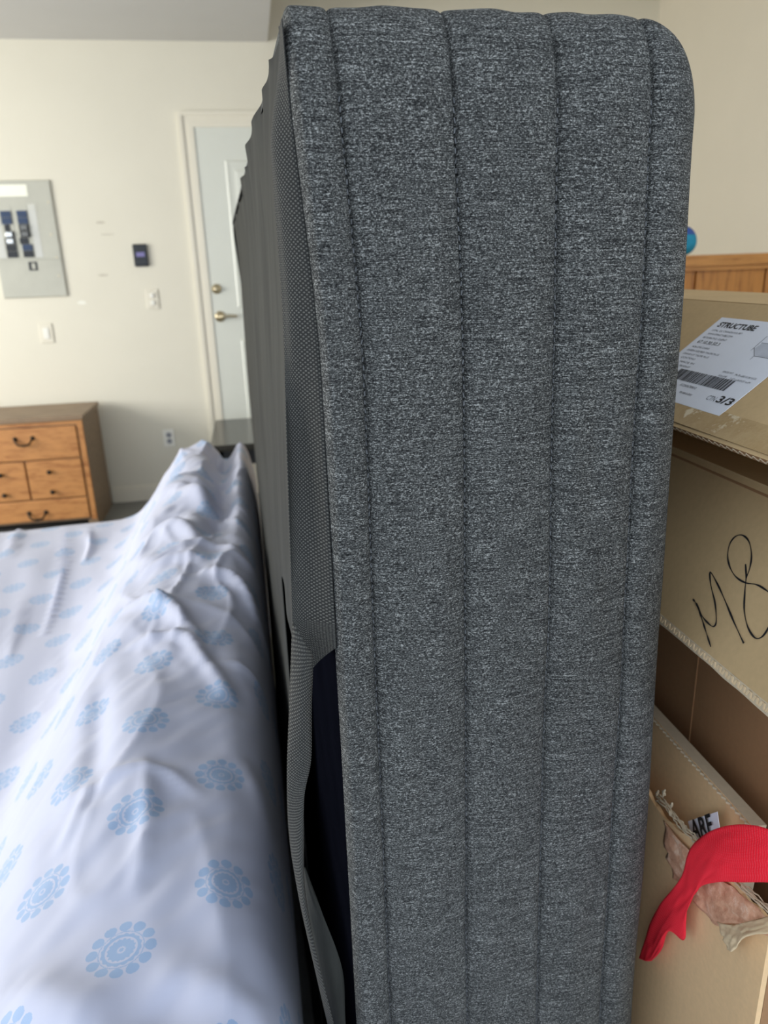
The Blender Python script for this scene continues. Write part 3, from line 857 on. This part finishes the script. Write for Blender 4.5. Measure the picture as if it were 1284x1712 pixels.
# inner flap standing behind the tear
ix = 0.400; ix2 = 0.408
zt2 = onX(1180, 1295, ix2)[2]
yc = onX(1258, 1386, ix2)[1]
fl = quadpanel('inner_flap', [(ix-0.012, CY1-0.03, 0.60), (ix-0.012, yc, 0.60), (ix2, yc, zt2), (ix2, CY1-0.03, zt2)], 0.014, M_card2, cC, n=12, edge_mat=M_edge)
flutes('corrugation', (ix2-0.0010, yc, zt2-0.001), (ix2-0.0010, CY1-0.05, zt2-0.001), (1, 0, 0), 0.004, 210, fl, r=0.0010)
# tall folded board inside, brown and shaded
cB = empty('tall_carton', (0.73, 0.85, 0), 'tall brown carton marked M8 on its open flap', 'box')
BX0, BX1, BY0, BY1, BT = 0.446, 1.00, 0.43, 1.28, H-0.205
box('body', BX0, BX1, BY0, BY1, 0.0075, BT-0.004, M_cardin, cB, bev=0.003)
yb_ = onX(1162, 1150, BX0)[1]
box('score_line', BX0-0.0012, BX0+0.001, yb_-0.0012, yb_+0.0012, 0.4, BT-0.02, M_cardin, cB)
fz = onX(1200, 1106, 0.378)[2]
f0, f1 = (0.378, fz), (BX0+0.004, BT)
FY0, FY1 = 0.20, 1.26
flap = quadpanel('flap', [(f0[0], FY1, f0[1]), (f0[0], FY0, f0[1]), (f1[0], FY0, f1[1]), (f1[0], FY1, f1[1])], 0.007, M_card, cB, n=24, edge_mat=M_edge, bend=0.002)
box('top_board', BX0+0.004, BX1, BY0, BY1, BT-0.003, BT+0.002, M_card, cB)
# edges of that flap show their fluted core
sd = np.array([f1[0]-f0[0], 0, f1[1]-f0[1]]); sl = np.linalg.norm(sd); sd /= sl
nB = np.array([-sd[2], 0, sd[0]])             # outward (left and up)
pin = np.array([f0[0], 0, f0[1]])-nB*0.0035-sd*0.0005
flutes('corrugation', pin+np.array([0, FY0, 0]), pin+np.array([0, FY1, 0]), nB, 0.007, 260, flap, r=0.0011)
# the crushed cut edge along the bottom of the flap, turned up toward the viewer
ew = 0.0085
e0 = np.array([f0[0], 0, f0[1]]); ed = np.array([-0.30, 0, -0.95]); ed /= np.linalg.norm(ed)
en = np.array([-0.95, 0, 0.30])
yy = np.linspace(FY0, FY1, 120)
V = []; Fc = []
for k_, y_ in enumerate(yy):
    j1 = 0.0006*float(vnoise(np.array([y_*60]), np.array([1.0]))[0]); j2 = 0.0008*float(vnoise(np.array([y_*45]), np.array([5.0]))[0])
    for q_ in (e0+en*(0.0004+j1), e0+ed*(ew+j2)+en*0.0002, e0+ed*(ew+j2)-en*0.004, e0-en*0.004):
        V.append(q_+np.array([0, y_, 0]))
    if k_:
        a_ = (k_-1)*4; b_ = k_*4
        for q in range(4): Fc.append((a_+q, a_+(q+1) % 4, b_+(q+1) % 4, b_+q))
ce = fixn(mesh('cut_edge', V, Fc, M_edge, flap))
V = []; Fc = []
for k_ in range(150):
    y_ = 0.30+k_*0.0042
    n = len(V); sgn = 1 if k_ % 2 else -1
    for (dy_, t_) in ((-0.0016, 0.15 if sgn > 0 else 0.75), (0.0004, 0.15 if sgn > 0 else 0.75), (0.0024, 0.75 if sgn > 0 else 0.15), (0.0004, 0.75 if sgn > 0 else 0.15)):
        for l_ in (0.0003, 0.0013): V.append(e0+ed*ew*t_+en*l_+np.array([0, y_+dy_, 0]))
    Fc += [(n+1, n+3, n+5, n+7), (n, n+1, n+3, n+2), (n+2, n+3, n+5, n+4), (n+4, n+5, n+7, n+6), (n+6, n+7, n+1, n)]
fixn(mesh('corrugation', V, Fc, M_torn, flap, kind='stuff'))
# marker writing on the flap
def on_plane(x, y, p0, nrm, lift=0.0):
    r = ray(x, y); o = np.array([0, 0, H])
    t = ((p0-o)@nrm)/(r@nrm)
    return o+r*t+nrm*lift
pB = np.array([f0[0], 0.5, f0[1]])
def stroke(name, pts, parent, p0, nrm, wd, bend=0.0, n=60):
    P = catmull([on_plane(x, y, p0, nrm, 0.0005+bend) for x, y in pts], n)
    V = []; Fc = []
    for i in range(n):
        d = P[min(i+1, n-1)]-P[max(i-1, 0)]; d /= np.linalg.norm(d)+1e-9
        s = np.cross(nrm, d); k = wd*(0.7+0.3*math.sin(i*0.5))
        V += [P[i]-s*k, P[i]+s*k, P[i]+s*k+nrm*0.0002, P[i]-s*k+nrm*0.0002]
        if i:
            a_ = (i-1)*4; b_ = i*4
            for q in range(4): Fc.append((a_+q, a_+(q+1) % 4, b_+(q+1) % 4, b_+q))
    return mesh(name, V, Fc, M_ink, parent)
stroke('marker_letter', [(1162,1003),(1168,1012),(1175,1030),(1183,1055),(1192,1083)], flap, pB, nB, 0.0009, 0.002)
stroke('marker_letter', [(1168,1010),(1176,1029),(1186,1042),(1196,1049),(1201,1040),(1199,1010),(1192,980),(1191,958),(1203,978),(1215,1004),(1230,1040),(1247,1077)], flap, pB, nB, 0.0009, 0.002, 90)
stroke('marker_letter', [(1250,945),(1251,966),(1249,990),(1248,1022),(1254,1050),(1266,1068),(1278,1066),(1290,1048),(1300,1020),(1296,1000),(1284,988),(1268,979),(1250,976),(1234,966),(1224,950),(1220,930),(1224,910),(1234,898),(1246,897),(1256,908),(1260,930),(1257,952),(1251,968)], flap, pB, nB, 0.0009, 0.002, 140)

# -- upper carton with the printed label on its open flap
cA = empty('labelled_carton', (0.59, 0.75, BT+0.002), 'shallow kraft carton with a white shipping label, on top of the stack', 'box')
az0 = onX(1207, 742, 0.38)[2]
A0 = (0.38, az0); A1 = (0.514, H-0.0515)
box('body', A1[0]+0.004, 0.66, 0.18, 1.26, BT+0.0025, A1[1]-0.004, M_card, cA, bev=0.003)
box('top_board', A1[0]+0.003, 0.66, 0.18, 1.26, A1[1]-0.0035, A1[1]+0.0005, M_card, cA)
aflap = quadpanel('flap', [(A0[0], 1.25, A0[1]), (A0[0], 0.2, A0[1]), (A1[0], 0.2, A1[1]), (A1[0], 1.25, A1[1])], 0.006, M_card, cA, n=30, edge_mat=M_cardin, jag=0.0012)
sA = np.array([A1[0]-A0[0], 0, A1[1]-A0[1]]); sA /= np.linalg.norm(sA)
nA = np.array([-sA[2], 0, sA[0]])
pA = np.array([A0[0], 0.5, A0[1]])
flutes('corrugation', pA-nA*0.003-sA*0.0005+np.array([0, -0.3, 0]), pA-nA*0.003-sA*0.0005+np.array([0, 0.7, 0]), nA, 0.006, 230, aflap, r=0.0010)
# clear packing tape along the lower edge
def mat_tape():
    t = NT('clear_packing_tape'); v = t.coord()
    n_ = t.noise(v, 25, 5, 0.7)
    t.base(t.ramp(n_, [(0.45, srgb(186, 158, 114)), (0.6, srgb(176, 146, 102)), (0.66, srgb(224, 206, 172))]))
    t.set(Roughness=0.18); t.bump(n_, 0.6, 0.002); return t.m
M_tape = mat_tape()
tp = []
def Aat(y, s, lift): return np.array([A0[0], y, A0[1]])+sA*s+nA*lift
quadpanel('packing_tape', [Aat(1.2, 0.004, 0.0012), Aat(0.22, 0.004, 0.0012), Aat(0.22, 0.030, 0.0010), Aat(1.2, 0.030, 0.0010)], 0.0003, M_tape, aflap, n=20)
# label
def uvA(x, y):
    p = on_plane(x, y, pA, nA); return p[1], (p-pA)@sA
yTL, sTL = uvA(1208, 532); yBR, sBR = uvA(1203, 697)
L0 = 0.0012
LBW = yTL-(yBR-0.0)                        # visible width, label runs toward the camera
lab = quadpanel('shipping_label', [Aat(yTL+0.0, sBR, L0), Aat(yBR-0.0, sBR, L0), Aat(yBR, sTL, L0), Aat(yTL, sTL, L0)], 0.0004, M_paper, aflap, n=1, label='white printed shipping label')
print('LABEL', yTL, sTL, yBR, sBR)
def textmesh(name, body, size, at, ax, ay, nrm, mat, parent, shear=0.0, bold=0.0, xs=1.0):
    cu = bpy.data.curves.new(name, 'FONT'); cu.body = body; cu.size = size; cu.shear = shear; cu.offset = bold; cu.extrude = 0.0
    cu.resolution_u = 3
    ob = bpy.data.objects.new(name, cu); C.objects.link(ob)
    dg = bpy.context.evaluated_depsgraph_get()
    me = bpy.data.meshes.new_from_object(ob.evaluated_get(dg))
    vs_ = np.array([v.co[:] for v in me.vertices]); fs = [tuple(q.vertices) for q in me.polygons]
    bpy.data.objects.remove(ob); bpy.data.curves.remove(cu)
    P = np.array(at)+np.outer(vs_[:, 0]*xs, ax)+np.outer(vs_[:, 1], ay)+np.array(nrm)*0.0003
    return mesh(name, P, fs, mat, parent)
AX = np.array([0, -1.0, 0])
def ltext(body, fx, fy, hgt, mat=M_greyink, **k):
    # fx: distance from label's far edge toward the camera; fy: fraction down from its top
    s = sTL+(sBR-sTL)*fy
    return textmesh('printed_text', body, hgt/0.7, Aat(yTL-fx, s, L0), AX, sA, nA, mat, lab, **k)
SL = abs(sTL-sBR)
def at_px(x, y):
    yy, ss = uvA(x, y); return yTL-yy, (ss-sTL)/(sBR-sTL)
def lt_px(body, xa, ya, xb, yb, hpx, mat, **k):
    """text whose baseline runs from pixel a to pixel b on the label"""
    fa, sa_ = at_px(xa, ya); fb, sb_ = at_px(xb, yb)
    cu = bpy.data.curves.new('probe', 'FONT'); cu.body = body; cu.size = 1.0
    ob = bpy.data.objects.new('probe', cu); C.objects.link(ob); bpy.context.view_layer.update()
    wd = ob.dimensions.x; bpy.data.objects.remove(ob); bpy.data.curves.remove(cu)
    size = hpx/0.72
    return textmesh('printed_text', body, size, Aat(yTL-fa, sTL+(sBR-sTL)*(sa_+sb_)/2, L0), AX, sA, nA, mat, lab, xs=(fb-fa)/(wd*size), **k)
lt_px('STRUCTUBE', 1201, 546, 1258, 557, 0.0075, M_ink, bold=0.0003)
for (body, xa, ya, xb, yb) in (('LAVAL, QC CANADA H7L 0E7', 1191, 554, 1239, 562), ('WWW.STRUCTUBE.COM', 1184, 560, 1223, 567), ('RETURN P.O. CLIENT', 1176, 566, 1213, 573)):
    lt_px(body, xa, ya, xb, yb, 0.0026, M_greyink)
lt_px('67.10.30.50.3', 1166, 574, 1200, 581, 0.0046, M_ink)
for (body, xa, ya, xb, yb) in (('VOLUME CARRE', 1158, 581, 1185, 587), ('QUEEN SIZE BED TAUPE PLUS', 1150, 586, 1200, 598), ('GRAND LIT TAUPE PLUS', 1143, 592, 1183, 602), ('CONTENU', 1139, 599, 1161, 604), ('MADE IN', 1137, 606, 1159, 612), ('PRODUIT', 1136, 613, 1152, 618), ('GROSS WT', 1208, 624, 1225, 628), ('34.70 LBS/15.80 KGS', 1229, 629, 1263, 638), ('VOLUME', 1201, 630, 1214, 634), ('2.07 cuft/0.07 cuM', 1221, 635, 1252, 645)):
    lt_px(body, xa, ya, xb, yb, 0.0024, M_greyink)
lt_px('CTN', 1180, 669, 1193, 673, 0.0060, M_greyink)
lt_px('3/3', 1196, 673, 1218, 680, 0.0085, M_ink, bold=0.0003)
# barcode
bars = []
fa, s0 = at_px(1137, 632); fb, s1 = at_px(1214, 656)
xx = -0.035
sbar = sTL+(sBR-sTL)*0.655; sbar2 = sTL+(sBR-sTL)*0.775
fa_ = at_px(1136, 631)[0]; fb_ = at_px(1216, 650)[0]
xx = fa_-0.01
V = []; Fc = []
while xx < fb_:
    w_ = random.choice((0.0007, 0.0007, 0.0014, 0.0021))
    n = len(V)
    for (f_, s_) in ((xx, sbar2), (xx+w_, sbar2), (xx+w_, sbar), (xx, sbar)): V.append(Aat(yTL-f_, s_, L0+0.0003))
    Fc.append((n, n+1, n+2, n+3)); xx += w_+random.choice((0.0006, 0.0006, 0.0012))
mesh('barcode', V, Fc, M_ink, lab, kind='stuff')
lt_px('0123456789012', 1137, 646, 1163, 653, 0.0032, M_greyink)
lt_px('00-000-0-0004', 1136, 658, 1156, 664, 0.0026, M_greyink)
# product drawing of a bed on the label
def lline(x0_, y0_, x1_, y1_, wd=0.0003, mt=M_greyink):
    a_ = on_plane(x0_, y0_, pA, nA, L0+0.0002); b_ = on_plane(x1_, y1_, pA, nA, L0+0.0002)
    d = (b_-a_)/np.linalg.norm(b_-a_); s = np.cross(nA, d)*wd
    return [a_-s, b_-s, b_+s, a_+s]
V = []; Fc = []
for q in ((1262,597,1284,601), (1262,597,1262,583), (1262,597,1255,603), (1262,583,1256,588), (1262,583,1284,564), (1274,575,1290,577), (1284,601,1310,606)):
    n = len(V); V += lline(*q); Fc.append((n, n+1, n+2, n+3))
mesh('printed_drawing', V, Fc, M_greyink, lab)
V = [on_plane(x_, y_, pA, nA, L0+0.00015) for x_, y_ in ((1263,584),(1275,576),(1296,578),(1290,600),(1263,596))]
mesh('printed_drawing', V, [(0, 1, 2, 3, 4)], M_paleink, lab)

# -- torn paper, small sign and red tape on the open carton
def sheetpatch(name, rows_, mat, parent, n=40, m_=12, rough=0.002, solid=0.0008, uvs=(0.06, 0.15), **k):
    """surface lofted between edge curves; each row is a list of (pixel x, pixel y, X) points"""
    cur = [catmull([onX(x, y, X_) for x, y, X_ in r], n) for r in rows_]
    cur = np.array(cur)
    V = np.array([catmull(cur[:, i], m_) for i in range(n)])      # n, m_, 3
    a_, b_ = np.meshgrid(np.linspace(0, 1, n), np.linspace(0, 1, m_), indexing='ij')
    V[:, :, 0] += rough*vnoise(a_*14, b_*9)
    return mesh(name, V.reshape(-1, 3), gridfaces(n, m_), mat, parent, smooth=True, solid=solid, uv=np.stack([b_*uvs[0], a_*uvs[1]], -1).reshape(-1, 2), **k)
# peeled liner: brown-pink patch and pale curled lip
sheetpatch('peeled_liner', [[(1108,1372,.3735),(1150,1415,.3735),(1200,1462,.3735),(1245,1500,.3735),(1295,1545,.3735)],
                            [(1113,1420,.371),(1150,1460,.370),(1185,1505,.369),(1235,1530,.369),(1295,1562,.369)],
                            [(1125,1468,.372),(1150,1490,.371),(1195,1545,.370),(1230,1545,.369),(1295,1568,.369)]], M_tornpink, cC, rough=0.003)
sheetpatch('peeled_lip', [[(1198,1541,.3685),(1225,1546,.368),(1250,1541,.368),(1295,1530,.368)],
                          [(1208,1565,.364),(1225,1566,.363),(1250,1556,.363),(1295,1545,.363)],
                          [(1216,1588,.362),(1226,1590,.360),(1246,1566,.360),(1295,1560,.360)]], M_torn, cC, rough=0.0015)
# frayed ridge along the tear
V = []; Fc = []
for k_, (offy, xx_, mt) in enumerate(((0, .374, 0), (-7, .377, 0), (5, .3725, 0), (-3, .3755, 0))):
    P = catmull([onX(x, y+offy, xx_) for x, y in ((1096,1332),(1112,1345),(1128,1368),(1150,1392),(1175,1415),(1215,1455),(1250,1490),(1295,1530))], 60)
    P[:, 2] += 0.0007*rng.standard_normal(60); P[:, 0] += 0.0004*rng.standard_normal(60)
    v, f = tube(P, [0.0004+0.0007*random.random() for _ in range(60)], 6)
    n = len(V); V += v; Fc += [tuple(i+n for i in q) for q in f]
for x, y, dx, dy in ((1098,1330,3,-8),(1108,1332,4,-12),(1112,1330,-5,-8),(1122,1350,2,-8)):
    P = catmull([onX(x, y, .373), onX(x+dx*.4, y+dy*.6, .372), onX(x+dx, y+dy, .371)], 6)
    v, f = tube(P, [0.0009, 0.0011, 0.0016, 0.0013, 0.0012, 0.0006], 6); n = len(V); V += v; Fc += [tuple(i+n for i in q) for q in f]
mesh('frayed_edge', V, Fc, M_edge, cC, smooth=True)
# sign behind the tear
pS = np.array([ix2-0.022, 0.5, 0]); 
sg = [onX(1150, 1373, .392), onX(1199, 1357, .392), onX(1205, 1400, .394), onX(1160, 1412, .394)]
sign = mesh('paper_slip', sg+[q+np.array([0.0005, 0, 0]) for q in sg], [(0, 3, 2, 1), (4, 5, 6, 7), (0, 1, 5, 4), (1, 2, 6, 5), (2, 3, 7, 6), (3, 0, 4, 7)], M_paper, loc=tuple(sg[3]),
            label='white paper slip with black letters behind the torn cardboard edge', cat='paper')
a0 = onX(1160, 1404, .3912); a1 = onX(1196, 1392, .3915)
ax = (a1-a0); ax /= np.linalg.norm(ax)
upv = onX(1150, 1373, .3915)-onX(1157, 1405, .3925); upv /= np.linalg.norm(upv)
ROOT[sign.name] = np.array(sg[3], float)
textmesh('printed_text', 'ARE', 0.026, a0, ax, upv, np.array([-1.0, 0, 0]), M_ink, sign, bold=0.0006, xs=0.95)
# red woven tape
red = sheetpatch('red_tape', [
    [(1330,1420,.372),(1284,1386,.366),(1240,1378,.362),(1200,1385,.359),(1166,1404,.357),(1150,1430,.356),(1140,1466,.357),(1124,1487,.3585),(1104,1512,.361),(1086,1546,.363),(1076,1580,.364),(1068,1602,.365)],
    [(1330,1440,.368),(1284,1420,.362),(1240,1412,.3575),(1202,1415,.354),(1176,1430,.3525),(1160,1455,.3535),(1150,1482,.3555),(1134,1504,.358),(1116,1530,.3595),(1100,1556,.3615),(1088,1584,.363),(1078,1606,.364)],
    [(1330,1455,.367),(1284,1448,.360),(1240,1446,.356),(1208,1448,.353),(1184,1456,.352),(1168,1474,.353),(1158,1498,.356),(1144,1516,.358),(1126,1538,.3575),(1110,1560,.359),(1096,1588,.362),(1085,1607,.363)],
    [(1330,1480,.370),(1284,1475,.364),(1240,1475,.360),(1206,1474,.357),(1176,1480,.356),(1162,1494,.356),(1148,1518,.358),(1146,1545,.359),(1142,1572,.3605),(1118,1556,.361),(1106,1588,.363),(1090,1606,.364)]],
    M_red, None, n=120, m_=20, rough=0.0008, uvs=(0.05, 0.14), loc=tuple(onX(1142, 1572, .36)),
    label='frayed red woven tape hanging over the torn carton', cat='tape')
